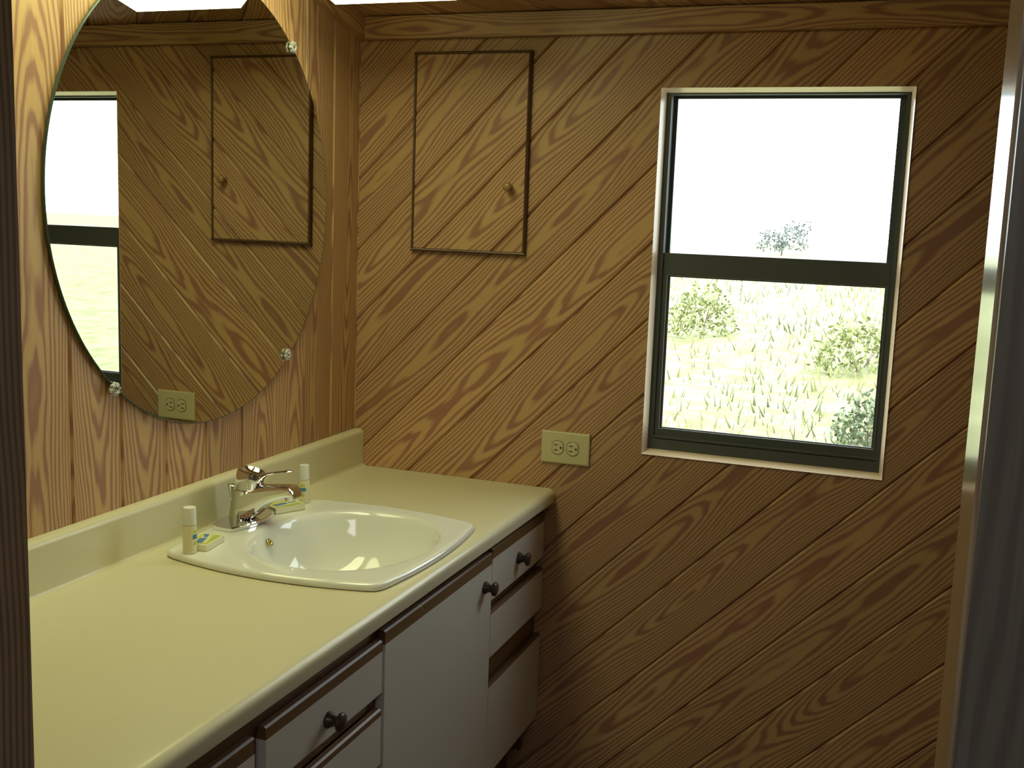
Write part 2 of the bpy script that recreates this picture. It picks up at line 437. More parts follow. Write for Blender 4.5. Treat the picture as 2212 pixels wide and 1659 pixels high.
# ------------------------------------------------------------------ window
win = empty('window_1', (WX0, 0, WZ0), kind='structure')
def wm(*a, **k):   # parts are modelled in world space, parented to the window's empty
    o = a[0]; o.parent = win; setm(o, Matrix.Translation((-WX0, 0, -WZ0)) @ getm(o)); return o
def splay(a, b, c, d):
    """wedge-shaped liner board: front edge a-b on the wall plane, inner edge c-d deeper and inset"""
    bm = bmesh.new()
    bk = Vector((0, 0.07, 0))
    P = [Vector(q) for q in (a, b, d, c)]
    q = [P[0], P[1], P[2], P[3], P[3] + bk, P[2] + bk, P[1] + bk + Vector((0, .02, 0)), P[0] + bk + Vector((0, .02, 0))]
    vs = [bm.verts.new(v) for v in q]
    for f_ in ((0, 1, 2, 3), (3, 2, 5, 4), (4, 5, 6, 7), (7, 6, 1, 0), (0, 3, 4, 7), (1, 6, 5, 2)): bm.faces.new([vs[i] for i in f_])
    o = finish(bm, 'liner', M['liner']); return wm(o)
i_, dy = 0.0085, 0.022
F0 = -0.003
splay((WX0, F0, WZ0), (WX0, F0, WZ1), (WX0 + i_, dy, WZ0 + i_), (WX0 + i_, dy, WZ1 - i_))
splay((WX1, F0, WZ0), (WX1, F0, WZ1), (WX1 - i_, dy, WZ0 + i_), (WX1 - i_, dy, WZ1 - i_))
splay((WX0, F0, WZ1), (WX1, F0, WZ1), (WX0 + i_, dy, WZ1 - i_), (WX1 - i_, dy, WZ1 - i_))
splay((WX0, F0, WZ0), (WX1, F0, WZ0), (WX0 + i_, dy, WZ0 + i_ + .002), (WX1 - i_, dy, WZ0 + i_ + .002))
def ring(name, x0, x1, z0, z1, L_, R_, B_, T_, y0, y1, mat, parent=None, bevel=0.0015):
    """rectangular frame with its own member widths"""
    bm = bmesh.new()
    o = [(x0, z0), (x1, z0), (x1, z1), (x0, z1)]; n = [(x0 + L_, z0 + B_), (x1 - R_, z0 + B_), (x1 - R_, z1 - T_), (x0 + L_, z1 - T_)]
    v = {}
    for nm, pts in (('o', o), ('n', n)):
        for y in (y0, y1): v[nm, y] = [bm.verts.new((p[0], y, p[1])) for p in pts]
    for i in range(4):
        j = (i + 1) % 4
        bm.faces.new((v['o', y0][i], v['o', y0][j], v['n', y0][j], v['n', y0][i]))
        bm.faces.new((v['o', y1][j], v['o', y1][i], v['n', y1][i], v['n', y1][j]))
        bm.faces.new((v['o', y0][j], v['o', y0][i], v['o', y1][i], v['o', y1][j]))
        bm.faces.new((v['n', y0][i], v['n', y0][j], v['n', y1][j], v['n', y1][i]))
    return finish(bm, name, mat, bevel=bevel, seg=1)
fx0, fx1, fz0, fz1 = WX0 + 0.006, WX1 - 0.006, WZ0 + 0.006, WZ1 - 0.006
wm(ring('outer_frame', fx0, fx1, fz0, fz1, 0.014, 0.012, 0.030, 0.006, 0.024, 0.075, M['aluminium']))
us = wm(ring('upper_sash', 0.7875, 1.3245, 1.345, 1.7665, 0.0215, 0.0240, 0.052, 0.0115, 0.050, 0.062, M['aluminium']))
ls = wm(ring('lower_sash', 0.796, 1.3195, 0.938, 1.397, 0.0145, 0.0105, 0.036, 0.052, 0.029, 0.044, M['aluminium']))
bd = wm(ring('glazing_bead', 0.8105, 1.309, 0.974, 1.345, 0.0012, 0.0012, 0.0012, 0.0012, 0.0285, 0.0375, M['gasket'], bevel=0))
bd2 = wm(ring('glazing_bead', 0.8117, 1.3078, 0.9752, 1.3438, 0.006, 0.005, 0.003, 0.003, 0.034, 0.0375, M['aluminium'], bevel=0))
def sub(o, name, lo, hi, mat, bevel=0.0):
    c = Vector([(a + b_) / 2 for a, b_ in zip(lo, hi)])
    bm = bmesh.new(); addbox(bm, [a - x_ for a, x_ in zip(lo, c)], [a - x_ for a, x_ in zip(hi, c)])
    q = finish(bm, name, mat, bevel=bevel); q.parent = o
    setm(q, getm(o).inverted() @ Matrix.Translation((-WX0, 0, -WZ0)) @ Matrix.Translation(c)); return q
sub(us, 'pane', (0.805, 0.055, 1.39), (1.306, 0.058, 1.760), M['glass'])
sub(ls, 'pane', (0.808, 0.038, 0.968), (1.312, 0.041, 1.350), M['glass'])
sub(ls, 'sash_lip', (0.80, 0.022, 0.952), (1.315, 0.029, 0.9565), M['aluminium'])

# ------------------------------------------------------------------ hatch (flush cupboard door) on the back wall
HX0, HX1, HZ0, HZ1 = 0.1549, 0.4631, 1.3750, 1.8632
hd = empty('cupboard_door', (HX0, 0, HZ0), label='flush cupboard door of diagonal pine boards edged with a thin dark bead', cat='cupboard door')
HB = 0.0075
o = box('backing', (HB, -0.004, HB), (HX1 - HX0 - HB, 0.0, HZ1 - HZ0 - HB), M['backing'], hd)
pl = planks(hd, (1, 0, 0), (0, 0, 1), (0, -0.0105, 0), PI / 4, 0.070, PITCH, [(HX0 + HB, HZ0 + HB, HX1 - HB, HZ1 - HB)], M['pine'])
for o in pl: setm(o, Matrix.Translation((-HX0, 0, -HZ0)) @ getm(o))
W_, H_ = HX1 - HX0, HZ1 - HZ0
def bead(p0, p1, wd):
    p0, p1 = Vector(p0), Vector(p1); X = (p1 - p0); Ln = X.length; X.normalize(); Y = Vector(wd); Z = X.cross(Y)
    if Z.y > 0: Y = -Y; Z = -Z
    bm = bmesh.new(); rings = []
    prof = [(-HB / 2, 0), (HB / 2, 0)] + [(HB / 2 * math.cos(t_), 0.008 + 0.006 * math.sin(t_)) for t_ in [PI * i / 6 for i in range(7)]]
    for u_ in (0, Ln): rings.append([(u_, a, b_) for a, b_ in prof])
    loft(bm, rings)
    mw = Matrix(((X.x, Y.x, Z.x, p0.x), (X.y, Y.y, Z.y, p0.y), (X.z, Y.z, Z.z, p0.z), (0, 0, 0, 1)))
    return finish(bm, 'bead', M['bead'], hd, mw)
bead((0, 0, HB / 2), (W_, 0, HB / 2), (0, 0, 1)); bead((0, 0, H_ - HB / 2), (W_, 0, H_ - HB / 2), (0, 0, 1))
bead((HB / 2, 0, HB), (HB / 2, 0, H_ - HB), (1, 0, 0)); bead((W_ - HB / 2, 0, HB), (W_ - HB / 2, 0, H_ - HB), (1, 0, 0))
bm = bmesh.new()
lathe(bm, [(0.0075, 0.001), (0.006, -0.006), (0.0055, -0.010), (0.0095, -0.014), (0.0115, -0.019), (0.0105, -0.024), (0.006, -0.027), (0.001, -0.0275)], 24, 'y')
finish(bm, 'knob', M['knob_pine'], hd, Matrix.Translation((0.4193 - HX0, -0.010, 1.5395 - HZ0)), smooth=True, label='small round turned wooden knob')

# ------------------------------------------------------------------ outlet
OX, OZ, PW, PH = 0.5257, 0.8675, 0.1238, 0.0794
ou = empty('wall_outlet', (OX + PW / 2, 0, OZ + PH / 2), label='ivory duplex power outlet mounted sideways on the boards above the counter end', cat='outlet')
def cham(name, hx, hz, y0, y1, ch, mat, parent, mw=None):
    bm = bmesh.new()
    A_ = [(-hx, y0, -hz), (hx, y0, -hz), (hx, y0, hz), (-hx, y0, hz)]
    B_ = [(-hx, y1 + ch * .4, -hz), (hx, y1 + ch * .4, -hz), (hx, y1 + ch * .4, hz), (-hx, y1 + ch * .4, hz)]
    C_ = [(-hx + ch, y1, -hz + ch), (hx - ch, y1, -hz + ch), (hx - ch, y1, hz - ch), (-hx + ch, y1, hz - ch)]
    loft(bm, [A_, B_, C_]); return finish(bm, name, mat, parent, mw)
cham('cover_plate', PW / 2, PH / 2, 0.0, -0.0065, 0.003, M['ivory'], ou)
for sx in (-0.0195, 0.0195):
    bm = bmesh.new(); ring_ = []
    R_ = 0.0172
    for i in range(40):
        a = 2 * PI * i / 40; ring_.append((max(-0.0143, min(0.0143, R_ * math.cos(a))), R_ * math.sin(a)))
    # dark surround then raised face
    loft(bm, [[(x_ * 1.06, -0.0064, z_ * 1.06) for x_, z_ in ring_], [(x_ * 1.06, -0.0068, z_ * 1.06) for x_, z_ in ring_]])
    rc = finish(bm, 'receptacle', M['slot'], ou, Matrix.Translation((sx, 0, 0)))
    bm = bmesh.new()
    loft(bm, [[(x_ * 0.99, -0.0064, z_ * 0.99) for x_, z_ in ring_], [(x_ * 0.99, -0.0078, z_ * 0.99) for x_, z_ in ring_], [(x_ * .95, -0.0084, z_ * .95) for x_, z_ in ring_]])
    finish(bm, 'face', M['ivory_face'], rc)
    for zz in (-0.0064, 0.0064):
        bm = bmesh.new(); addbox(bm, (-0.009, -0.0088, zz - 0.0011), (0.0005, -0.0082, zz + 0.0011)); finish(bm, 'slot', M['slot'], rc)
    bm = bmesh.new(); lathe(bm, [(0.0027, -0.0082), (0.0027, -0.0088)], 16, 'y', (0.0088, 0, 0)); finish(bm, 'ground_hole', M['slot'], rc)
bm = bmesh.new(); lathe(bm, [(0.0026, -0.0062), (0.0026, -0.0072), (0.0016, -0.0077)], 16, 'y'); finish(bm, 'screw', M['ivory_face'], ou)

# ------------------------------------------------------------------ countertop with rolled front edge and coved backsplash
TB, HS = 0.0251, 0.0983
YC0, YC1 = YF + 0.002, -0.0012
def arc(cx, cz, r, a0, a1, n):
    return [(cx + r * math.cos(math.radians(a0 + (a1 - a0) * i / n)), cz + r * math.sin(math.radians(a0 + (a1 - a0) * i / n))) for i in range(n + 1)]
prof = [(0.0008, ZC - 0.030), (0.0008, ZC + HS)]
prof += arc(TB - 0.013, ZC + HS - 0.013, 0.013, 90, 0, 6)
prof += arc(TB + 0.010, ZC + 0.010, 0.010, 180, 270, 5)
prof += arc(D - 0.0190, ZC - 0.0175, 0.0175, 95, 0, 10)
prof[-11] = (D - 0.030, ZC)
prof += [(D - 0.0025, ZC - 0.033), (D - 0.004, ZC - 0.035), (D - 0.022, ZC - 0.035), (D - 0.022, ZC - 0.030)]
bm = bmesh.new()
loft(bm, [[(x_, y_, z_) for x_, z_ in prof] for y_ in (YC0, YC1)])
bmesh.ops.recalc_face_normals(bm, faces=bm.faces)
me = bpy.data.meshes.new('countertop'); bm.to_mesh(me); bm.free()
counter = link('countertop', me, M['laminate'], label='long almond laminate vanity countertop with rolled front edge and low backsplash', cat='countertop')

SCX, SCY = 0.296, -0.653
def sup(a, b_, n_, t_):
    c, s = math.cos(t_), math.sin(t_)
    k = (abs(c) ** n_ + abs(s) ** n_) ** (-1 / n_)
    return a * c * k, b_ * s * k
# hole for the sink
bm = bmesh.new()
loft(bm, [[(SCX + 0.026 + sup(0.200, 0.224, 2.4, 2 * PI * i / 64)[0], SCY + sup(0.200, 0.224, 2.4, 2 * PI * i / 64)[1], z_) for i in range(64)] for z_ in (ZC - .2, ZC + .05)])
bmesh.ops.recalc_face_normals(bm, faces=bm.faces)
me = bpy.data.meshes.new('cutter'); bm.to_mesh(me); bm.free()
cut = bpy.data.objects.new('cutter', me); COL.objects.link(cut)
mod = counter.modifiers.new('hole', 'BOOLEAN'); mod.object = cut; mod.operation = 'DIFFERENCE'; mod.solver = 'EXACT'
dg = bpy.context.evaluated_depsgraph_get()
nm = bpy.data.meshes.new_from_object(counter.evaluated_get(dg))
counter.modifiers.clear(); counter.data = nm
bpy.data.objects.remove(cut)
auto_smooth(counter, 0.5)

# ------------------------------------------------------------------ vanity cabinet
XF = D - 0.044      # face frame
XP = D - 0.025      # front of doors and drawers
van = empty('vanity_cabinet', (0, 0, 0), label='white laminate vanity cabinet with brown pull strips under the almond countertop', cat='cabinet')
ZB = 0.190
box('side_panel', (0.02, YC1 - 0.018, 0.10), (XF - 0.018, YC1, ZC - 0.036), M['stain'], van)
box('side_panel', (0.02, YC0, 0.10), (XF - 0.018, YC0 + 0.018, ZC - 0.036), M['stain'], van)
box('bottom_panel', (0.02, YC0 + .018, 0.165), (XF - 0.018, YC1 - .018, 0.183), M['stain'], van)
box('back_panel', (0.006, YC0, 0.10), (0.020, YC1, ZC - 0.036), M['stain'], van)
stiles = [(-0.020, YC1), (-0.383, -0.343), (-0.910, -0.866), (-1.300, -1.255), (YC0, YC0 + 0.03)]
rails = [(0.700, ZC - 0.036), (0.165, 0.205)]
for a, b_ in stiles:
    box('stile', (XF - 0.018, a, 0.165), (XF, b_, ZC - 0.036), M['stain'], van)
ed = sorted(stiles, key=lambda s_: s_[0])
for (a0, a1), (b0, b1) in zip(ed[:-1], ed[1:]):
    for z0, z1 in rails: box('rail', (XF - 0.0178, a1, z0), (XF - 0.0002, b0, z1), M['stain'], van)
    if (a1, b0) in ((-0.343, -0.020), (-1.255, -0.910)):
        for z0, z1 in ((0.590, 0.635), (0.405, 0.500)): box('rail', (XF - 0.0178, a1, z0), (XF - 0.0002, b0, z1), M['stain'], van)
box('toe_kick', (XF - 0.075, YC0, 0.0), (XF - 0.060, YC1, 0.165), M['bead'], van)
def knob(parent, y, z, base):
    bm = bmesh.new()
    lathe(bm, [(0.0140, 0.0), (0.0138, 0.003), (0.0105, 0.008), (0.0080, 0.014), (0.0100, 0.018), (0.0150, 0.021), (0.0160, 0.024), (0.0140, 0.0275), (0.006, 0.0295), (0.001, 0.030)], 28, 'x')
    finish(bm, 'knob', M['knob'], parent, getm(parent).inverted() @ Matrix.Translation((base, y, z)), smooth=True, label='dark turned wooden knob')
def front(name, y0, y1, z0, z1, strip=0.022, kn=None):
    o = box(name, (XF + 0.001, y0, z0), (XP, y1, z1), M['door_white'], van, bevel=0.001, seg=1)
    if strip:
        bm = bmesh.new()
        # bevelled pull strip: leans back towards its top edge
        P = [(XF + 0.001, z1 + .0003), (XP - 0.0005, z1 + .0003), (XP - 0.0005, z1 + strip - .003), (XP - 0.004, z1 + strip), (XF + 0.006, z1 + strip)]
        loft(bm, [[(x_, y_, z_) for x_, z_ in P] for y_ in (y0, y1)])
        s_ = finish(bm, 'pull_strip', M['stain'], o, getm(o).inverted())
    if kn: knob(o, kn[0], kn[1], XP)
    return o
front('drawer', -0.361, -0.004, 0.622, 0.716, 0.024, (-0.192, 0.672))
front('drawer', -0.361, -0.004, 0.487, 0.588, 0.006)
front('drawer', -0.361, -0.004, 0.196, 0.414, 0.006)
front('door', -0.882, -0.364, 0.196, 0.707, 0.026, (-0.405, 0.665))
front('drawer', -1.262, -0.893, 0.622, 0.699, 0.021, (-1.083, 0.654))
front('drawer', -1.262, -0.893, 0.487, 0.578, 0.014)
front('drawer', -1.262, -0.893, 0.196, 0.414, 0.014)
front('door', -1.780, -1.291, 0.196, 0.692, 0.026, None)
front('door', YC0 + .004, -1.785, 0.196, 0.692, 0.026, None)

# ------------------------------------------------------------------ sink
sk = empty('sink', (SCX, SCY, ZC), label='white porcelain drop-in sink with squared rim and oval bowl', cat='sink')
NS = 192
bcx, bcy = 0.034, 0.006       # bowl centre relative to the sink's
def disc(px_, py_, R_, c, s_):
    # distance along (c, s_) from the origin to the circle centred (px_, py_)
    bq = c * px_ + s_ * py_; return bq + math.sqrt(max(0.0, bq * bq - px_ * px_ - py_ * py_ + R_ * R_))
def rim(off, th):
    """squared outline whose four sides bow outwards"""
    c, s_ = math.cos(th), math.sin(th)
    hx, hy, sx, sy = 0.250 - off, 0.262 - off, 0.020, 0.036
    Rx = (0.225 ** 2 + sx ** 2) / (2 * sx); Ry = (0.230 ** 2 + sy ** 2) / (2 * sy)
    ds = [disc(hx - Rx, 0, Rx, c, s_), disc(-hx + Rx, 0, Rx, c, s_), disc(0, hy - Ry, Ry, c, s_), disc(0, -hy + Ry, Ry, c, s_)]
    k = sum(d ** -50 for d in ds) ** (-1 / 50)
    return c * k, s_ * k
rings = []
def outer(off, z):
    rings.append([(*rim(off, 2 * PI * i / NS), z) for i in range(NS)])
outer(0.0045, 0.0003); outer(0.0012, 0.0015); outer(0.0, 0.0055); outer(0.0010, 0.0105); outer(0.0042, 0.0138); outer(0.0095, 0.0148); outer(0.018, 0.0142)
def bowl(k, z, n_=2.2, mixf=0.0, dx=0.0):
    ring_ = []
    for i in range(NS):
        th = 2 * PI * i / NS
        a = sup(0.181 * k, 0.204 * k, n_, th); o_ = rim(0.024, th)
        ring_.append(((a[0] + bcx + dx) * (1 - mixf) + o_[0] * mixf, (a[1] + bcy) * (1 - mixf) + o_[1] * mixf, z))
    rings.append(ring_)
bowl(1, 0.0134, 2.2, 0.5); bowl(1.03, 0.0128, 2.2, 0.0); bowl(1.0, 0.0112); bowl(0.975, 0.0060); bowl(0.955, -0.004)
bowl(0.925, -0.025, 2.2); bowl(0.885, -0.050, 2.15); bowl(0.80, -0.082, 2.1, 0, -0.004); bowl(0.66, -0.108, 2.1, 0, -0.008)
bowl(0.45, -0.125, 2.0, 0, -0.012); bowl(0.24, -0.133, 2.0, 0, -0.016); bowl(0.11, -0.136, 2.0, 0, -0.018)
bm = bmesh.new(); loft(bm, rings, False, True)
basin = finish(bm, 'basin', M['porcelain'], sk, smooth=True)
sd = basin.modifiers.new('sub', 'SUBSURF'); sd.levels = 1; sd.render_levels = 1
bm = bmesh.new(); lathe(bm, [(0.022, -0.1345), (0.022, -0.1330), (0.016, -0.1320), (0.014, -0.1335), (0.001, -0.1330)], 32, 'z', (bcx - 0.018, bcy, 0))
finish(bm, 'drain', M['chrome'], sk, smooth=True)
# overflow ring on the rear slope of the bowl
bm = bmesh.new(); lathe(bm, [(0.0045, -0.002), (0.0045, 0.0003), (0.0068, 0.0010), (0.0085, 0.0002), (0.0085, -0.002)], 28, 'z')
n_ = Vector((0.80, 0.0, 0.60)).normalized()
mw = Matrix.Translation((0.1665 - SCX, -0.668 - SCY, -0.014)) @ n_.to_track_quat('Z', 'Y').to_matrix().to_4x4()
finish(bm, 'overflow_ring', M['brass'], sk, mw, smooth=True, label='small brass overflow ring')

# ------------------------------------------------------------------ faucet
FX, FY, FZ = 0.088, -0.643, ZC + 0.0142
fa = empty('faucet', (FX, FY, FZ), label='chrome single-lever faucet on the rear deck of the sink', cat='faucet')
# base plate
bm = bmesh.new()
def plate(s, z):
    pts = []
    hl = 0.0825
    ys = [-hl + 2 * hl * i / 16 for i in range(17)]
    def hw(y): return (0.0235 + 0.0175 * math.cos(PI / 2 * y / hl)) * s
    for y in ys: pts.append((hw(y), y * s, z))
    for y in ys[::-1]: pts.append((-hw(y), y * s, z))
    return pts
loft(bm, [plate(1.0, 0.0), plate(1.0, 0.0070), plate(0.975, 0.0090), plate(0.86, 0.0093)])
auto_smooth(finish(bm, 'base_plate', M['chrome'], fa), 0.35)
NE = 40
def ell(cx, cz, hx, hy, tilt=0.0, n_=2.4):
    """near-horizontal ring; tilt lowers the front (+x)"""
    out = []
    for i in range(NE):
        a = sup(hx, hy, n_, 2 * PI * i / NE); out.append((cx + a[0], a[1], cz - a[0] * tilt))
    return out
bm = bmesh.new()
loft(bm, [ell(-0.009, 0.0088, 0.0236, 0.0250), ell(-0.009, 0.018, 0.0230, 0.0246), ell(-0.006, 0.038, 0.0228, 0.0242), ell(-0.001, 0.060, 0.0235, 0.0238), ell(0.0055, 0.0695, 0.0285, 0.0250), ell(0.0070, 0.0712, 0.0270, 0.0235)])
auto_smooth(finish(bm, 'body', M['chrome'], fa), 0.7)
# spout: sections along a path, each a rounded rectangle in the y/normal plane
def section(cx, cz, hw, top, bot, lean):
    out = []
    for i in range(28):
        a = 2 * PI * (i + .5) / 28; yy, hh = sup(hw, 1.0, 5.0, a)
        h_ = hh * (top if hh > 0 else bot)
        out.append((cx + h_ * lean, yy, cz + h_))
    return out
bm = bmesh.new()
def sec(cx, z0, z1, hw, lean): return section(cx, (z0 + z1) / 2, hw, (z1 - z0) / 2, (z1 - z0) / 2, lean)
loft(bm, [sec(-0.006, 0.0085, 0.070, 0.0242, 0.0), sec(0.010, 0.0086, 0.074, 0.0240, 0.0), sec(0.0190, 0.0088, 0.077, 0.0236, 0.0), sec(0.028, 0.0150, 0.0795, 0.0230, -0.03), sec(0.037, 0.0245, 0.0815, 0.0224, -0.08), sec(0.046, 0.0345, 0.0832, 0.0217, -0.12), sec(0.056, 0.0435, 0.0848, 0.0210, -0.15), sec(0.070, 0.0525, 0.0865, 0.0202, -0.17),
          sec(0.086, 0.059, 0.0882, 0.0192, -0.18), sec(0.104, 0.0655, 0.0902, 0.0186, -0.12), sec(0.1165, 0.0675, 0.0905, 0.0182, -0.18), sec(0.123, 0.0668, 0.0868, 0.0178, -0.3), sec(0.1262, 0.0665, 0.0810, 0.0168, -0.3)])
auto_smooth(finish(bm, 'spout', M['chrome'], fa), 0.55)
bm = bmesh.new(); lathe(bm, [(0.0105, 0.058), (0.0105, 0.070), (0.0115, 0.072)], 24, 'z', (0.110, 0, 0)); finish(bm, 'aerator', M['chrome'], fa)
# handle: domed cap with inclined dished top and slim lever
bm = bmesh.new()
loft(bm, [ell(0.0125, 0.0725, 0.0282, 0.0255), ell(0.0125, 0.0745, 0.0302, 0.0272), ell(0.0140, 0.090, 0.0298, 0.0270, 0.08), ell(0.0165, 0.1055, 0.0292, 0.0262, 0.18), ell(0.0170, 0.1110, 0.0277, 0.0245, 0.20),
          ell(0.0170, 0.1118, 0.0252, 0.0222, 0.20), ell(0.0175, 0.1075, 0.0205, 0.0182, 0.20), ell(0.0180, 0.1038, 0.0120, 0.0105, 0.20), ell(0.0180, 0.1028, 0.0040, 0.0040, 0.20)])
hdl = auto_smooth(finish(bm, 'handle', M['chrome'], fa), 0.6)
bm = bmesh.new()
def lev(cx, cz, hw, hh): return [(cx, hw * math.cos(2 * PI * i / 16), cz + hh * math.sin(2 * PI * i / 16)) for i in range(16)]
loft(bm, [lev(0.024, 0.084, 0.021, 0.012), lev(0.041, 0.0945, 0.0185, 0.0105), lev(0.050, 0.1035, 0.0135, 0.0056), lev(0.060, 0.1095, 0.0090, 0.0030), lev(0.085, 0.1155, 0.0072, 0.0024), lev(0.105, 0.1195, 0.0075, 0.0027), lev(0.113, 0.1208, 0.0065, 0.0022), lev(0.1155, 0.1210, 0.004, 0.0012)])
lv = auto_smooth(finish(bm, 'lever', M['chrome'], fa), 0.8); lv.parent = hdl
bm = bmesh.new()
lathe(bm, [(0.0018, 0.004), (0.0018, 0.046), (0.0030, 0.053), (0.0080, 0.0725), (0.0085, 0.0755), (0.0066, 0.0768), (0.001, 0.0765)], 20, 'z', (-0.0335, 0, 0))
auto_smooth(finish(bm, 'lift_rod', M['chrome'], fa), 0.7)

# ------------------------------------------------------------------ bottles and soap
def bottle(x_, y_, z_, r_, h_, rz, label):
    t_ = empty('toiletry_bottle', (x_, y_, z_), rz, label=label, cat='bottle', group='small toiletry bottles on the sink rim')
    hb = h_ * 0.62
    bm = bmesh.new(); lathe(bm, [(r_ * .90, 0), (r_, 0.0015), (r_, hb - 0.004), (r_ * .96, hb - 0.001), (r_ * .80, hb)], 32)
    auto_smooth(finish(bm, 'bottle_body', M['bottle'], t_), 0.7)
    bm = bmesh.new(); lathe(bm, [(r_ * .95, hb + 0.0004), (r_ * .96, hb + 0.001), (r_ * .92, h_ - 0.0015), (r_ * .88, h_), (0.001, h_)], 32)
    auto_smooth(finish(bm, 'cap', M['capw'], t_), 0.7)
    def patch(name, a0, a1, z0, z1, mat, k=1.012):
        bm = bmesh.new(); n = 12
        v0 = [bm.verts.new((r_ * k * math.cos(a0 + (a1 - a0) * i / n), r_ * k * math.sin(a0 + (a1 - a0) * i / n), z0)) for i in range(n + 1)]
        v1 = [bm.verts.new((v.co.x, v.co.y, z1)) for v in v0]
        for i in range(n): bm.faces.new((v0[i], v0[i + 1], v1[i + 1], v1[i]))
        return finish(bm, name, mat, t_, smooth=True)
    patch('printed_label', -0.75, 0.75, 0.012, hb - 0.006, M['paper'])
    patch('label_band', -0.62, 0.62, hb * 0.52, hb * 0.68, M['blue'], 1.022)
    patch('label_print', -0.50, 0.45, hb * 0.72, hb * 0.84, M['yellow'], 1.022)
    patch('label_print', -0.45, 0.35, hb * 0.30, hb * 0.44, M['yellow'], 1.022)
    return t_
ZD = ZC + 0.0146
bottle(0.1205, -0.8725, ZD, 0.0131, 0.0885, math.radians(5), 'slim white-capped toiletry bottle at the near left corner of the sink')
bottle(0.1175, -0.4545, ZD, 0.0119, 0.0865, math.radians(-75), 'slim white-capped toiletry bottle behind the faucet spout tip')

def soap(x_, y_, z_, lx, ly, h_, rz, label):
    t_ = empty('soap_box', (x_, y_, z_), rz, label=label, cat='soap', group='wrapped guest soaps on the sink rim')
    bm = bmesh.new(); addbox(bm, (-lx / 2, -ly / 2, 0), (lx / 2, ly / 2, h_)); finish(bm, 'wrapper', M['paper'], t_, bevel=0.0012, seg=2)
    def pr(name, pts, mat, z):
        bm = bmesh.new(); bm.faces.new([bm.verts.new((a * lx, b_ * ly, h_ + z)) for a, b_ in pts]); return finish(bm, name, mat, t_)
    pr('wrapper_print', [(-.44, -.44), (.44, -.44), (.44, .44), (-.44, .44)], M['yellow'], 0.0002)
    pr('wrapper_print', [(-.42, .05), (-.30, -.30), (.40, -.05), (.40, .30)], M['paper'], 0.0004)
    pr('wrapper_band', [(-.42, .10), (-.36, -.18), (.10, -.06), (.02, .22)], M['blue'], 0.0006)
    pr('wrapper_band', [(.12, .14), (.14, -.02), (.42, .08), (.40, .32)], M['blue'], 0.0006)
    pr('wrapper_print', [(-.40, -.40), (.40, -.40), (.40, -.18), (-.20, -.33)], M['lime'], 0.0005)
    return t_
soap(0.1165, -0.8215, ZD, 0.073, 0.047, 0.0125, math.radians(99), 'wrapped guest soap bar beside the left bottle')
soap(0.1130, -0.5250, ZD, 0.073, 0.045, 0.0125, math.radians(62), 'wrapped guest soap bar partly hidden behind the faucet spout')

# ------------------------------------------------------------------ round mirror with clips
MY, MZ, MR = -0.6417, 1.481, 0.460
mi = empty('round_mirror', (0, MY, MZ), label='large frameless round wall mirror held by clear plastic rosette clips', cat='mirror')
bm = bmesh.new(); lathe(bm, [(MR - .001, 0.0025), (MR, 0.0035), (MR, 0.0080)], 160, 'x'); finish(bm, 'backing_plate', M['mirror_edge'], mi)
bm = bmesh.new(); n = 160
vs = [bm.verts.new((0.0088, (MR - 0.0022) * math.cos(2 * PI * i / n), (MR - 0.0022) * math.sin(2 * PI * i / n))) for i in range(n)]
bm.faces.new(vs)
finish(bm, 'mirror_glass', M['mirror'], mi)
bm = bmesh.new()
a = [(0.0080, MR), (0.0088, MR - 0.0022), (0.0060, MR - 0.0022)]
lathe(bm, [(r_, x_) for x_, r_ in a[:2]], n, 'x', cap=False)
finish(bm, 'polished_edge', M['mirror_edge'], mi)
def rosette(y_, z_, rot):
    bm = bmesh.new(); NP = 96; R_ = 0.0132
    def rg(k, x_, amp): return [(x_, R_ * k * (1 + amp * math.cos(8 * t_)) * math.cos(t_), R_ * k * (1 + amp * math.cos(8 * t_)) * math.sin(t_)) for t_ in [2 * PI * i / NP for i in range(NP)]]
    loft(bm, [rg(0.5, 0.0, 0.0), rg(0.6, 0.004, 0.0), rg(0.95, 0.006, .08), rg(1.0, 0.009, .10), rg(0.85, 0.0125, .10), rg(0.55, 0.0135, .06), rg(0.40, 0.0115, .02)])
    c = finish(bm, 'mirror_clip', M['clear'], mi, Matrix.Translation((0.004, y_ - MY, z_ - MZ)) @ Matrix.Rotation(rot, 4, 'X'), label='clear plastic rosette clip')
    auto_smooth(c, 0.5)
    bm = bmesh.new(); lathe(bm, [(0.0030, 0.0105), (0.0030, 0.0125), (0.0015, 0.0133)], 16, 'x'); finish(bm, 'screw', M['chrome'], c)
rosette(-0.9445, 1.1285, 0.1); rosette(-0.3590, 1.1325, 0.3); rosette(-0.3440, 1.8260, 0.2)
rosette(-0.9400, 1.8300, 0.0)

# ------------------------------------------------------------------ ceiling light
cl = empty('ceiling_light', (0.273, -0.97, cy(-0.97)), label='long wraparound ceiling light glowing yellow-white above the vanity', cat='ceiling light')
y_e, y_s = -0.362, -1.560
def zb(y_): return 1.911 - (y_ + 0.362) * SL
def rect(x0, x1, ya, yb, up):
    return [(x - .273, y + .97, zb(y) + up - cy(-0.97)) for x, y in ((x0, ya), (x1, ya), (x1, yb), (x0, yb))]
bm = bmesh.new()
loft(bm, [rect(0.094, 0.452, y_s - .006, y_e + .006, 0.100), rect(0.094, 0.452, y_s - .006, y_e + .006, 0.045), rect(0.130, 0.416, y_s, y_e, 0.0)], False, True)
bmesh.ops.bevel(bm, geom=[e for e in bm.edges if len(e.link_faces) == 2 and e.calc_face_angle(0) > 0.2], offset=0.004, segments=2, affect='EDGES')
dfo = finish(bm, 'diffuser', M['lamp'], cl)
dfo.data.materials.append(M['lamp_end'])
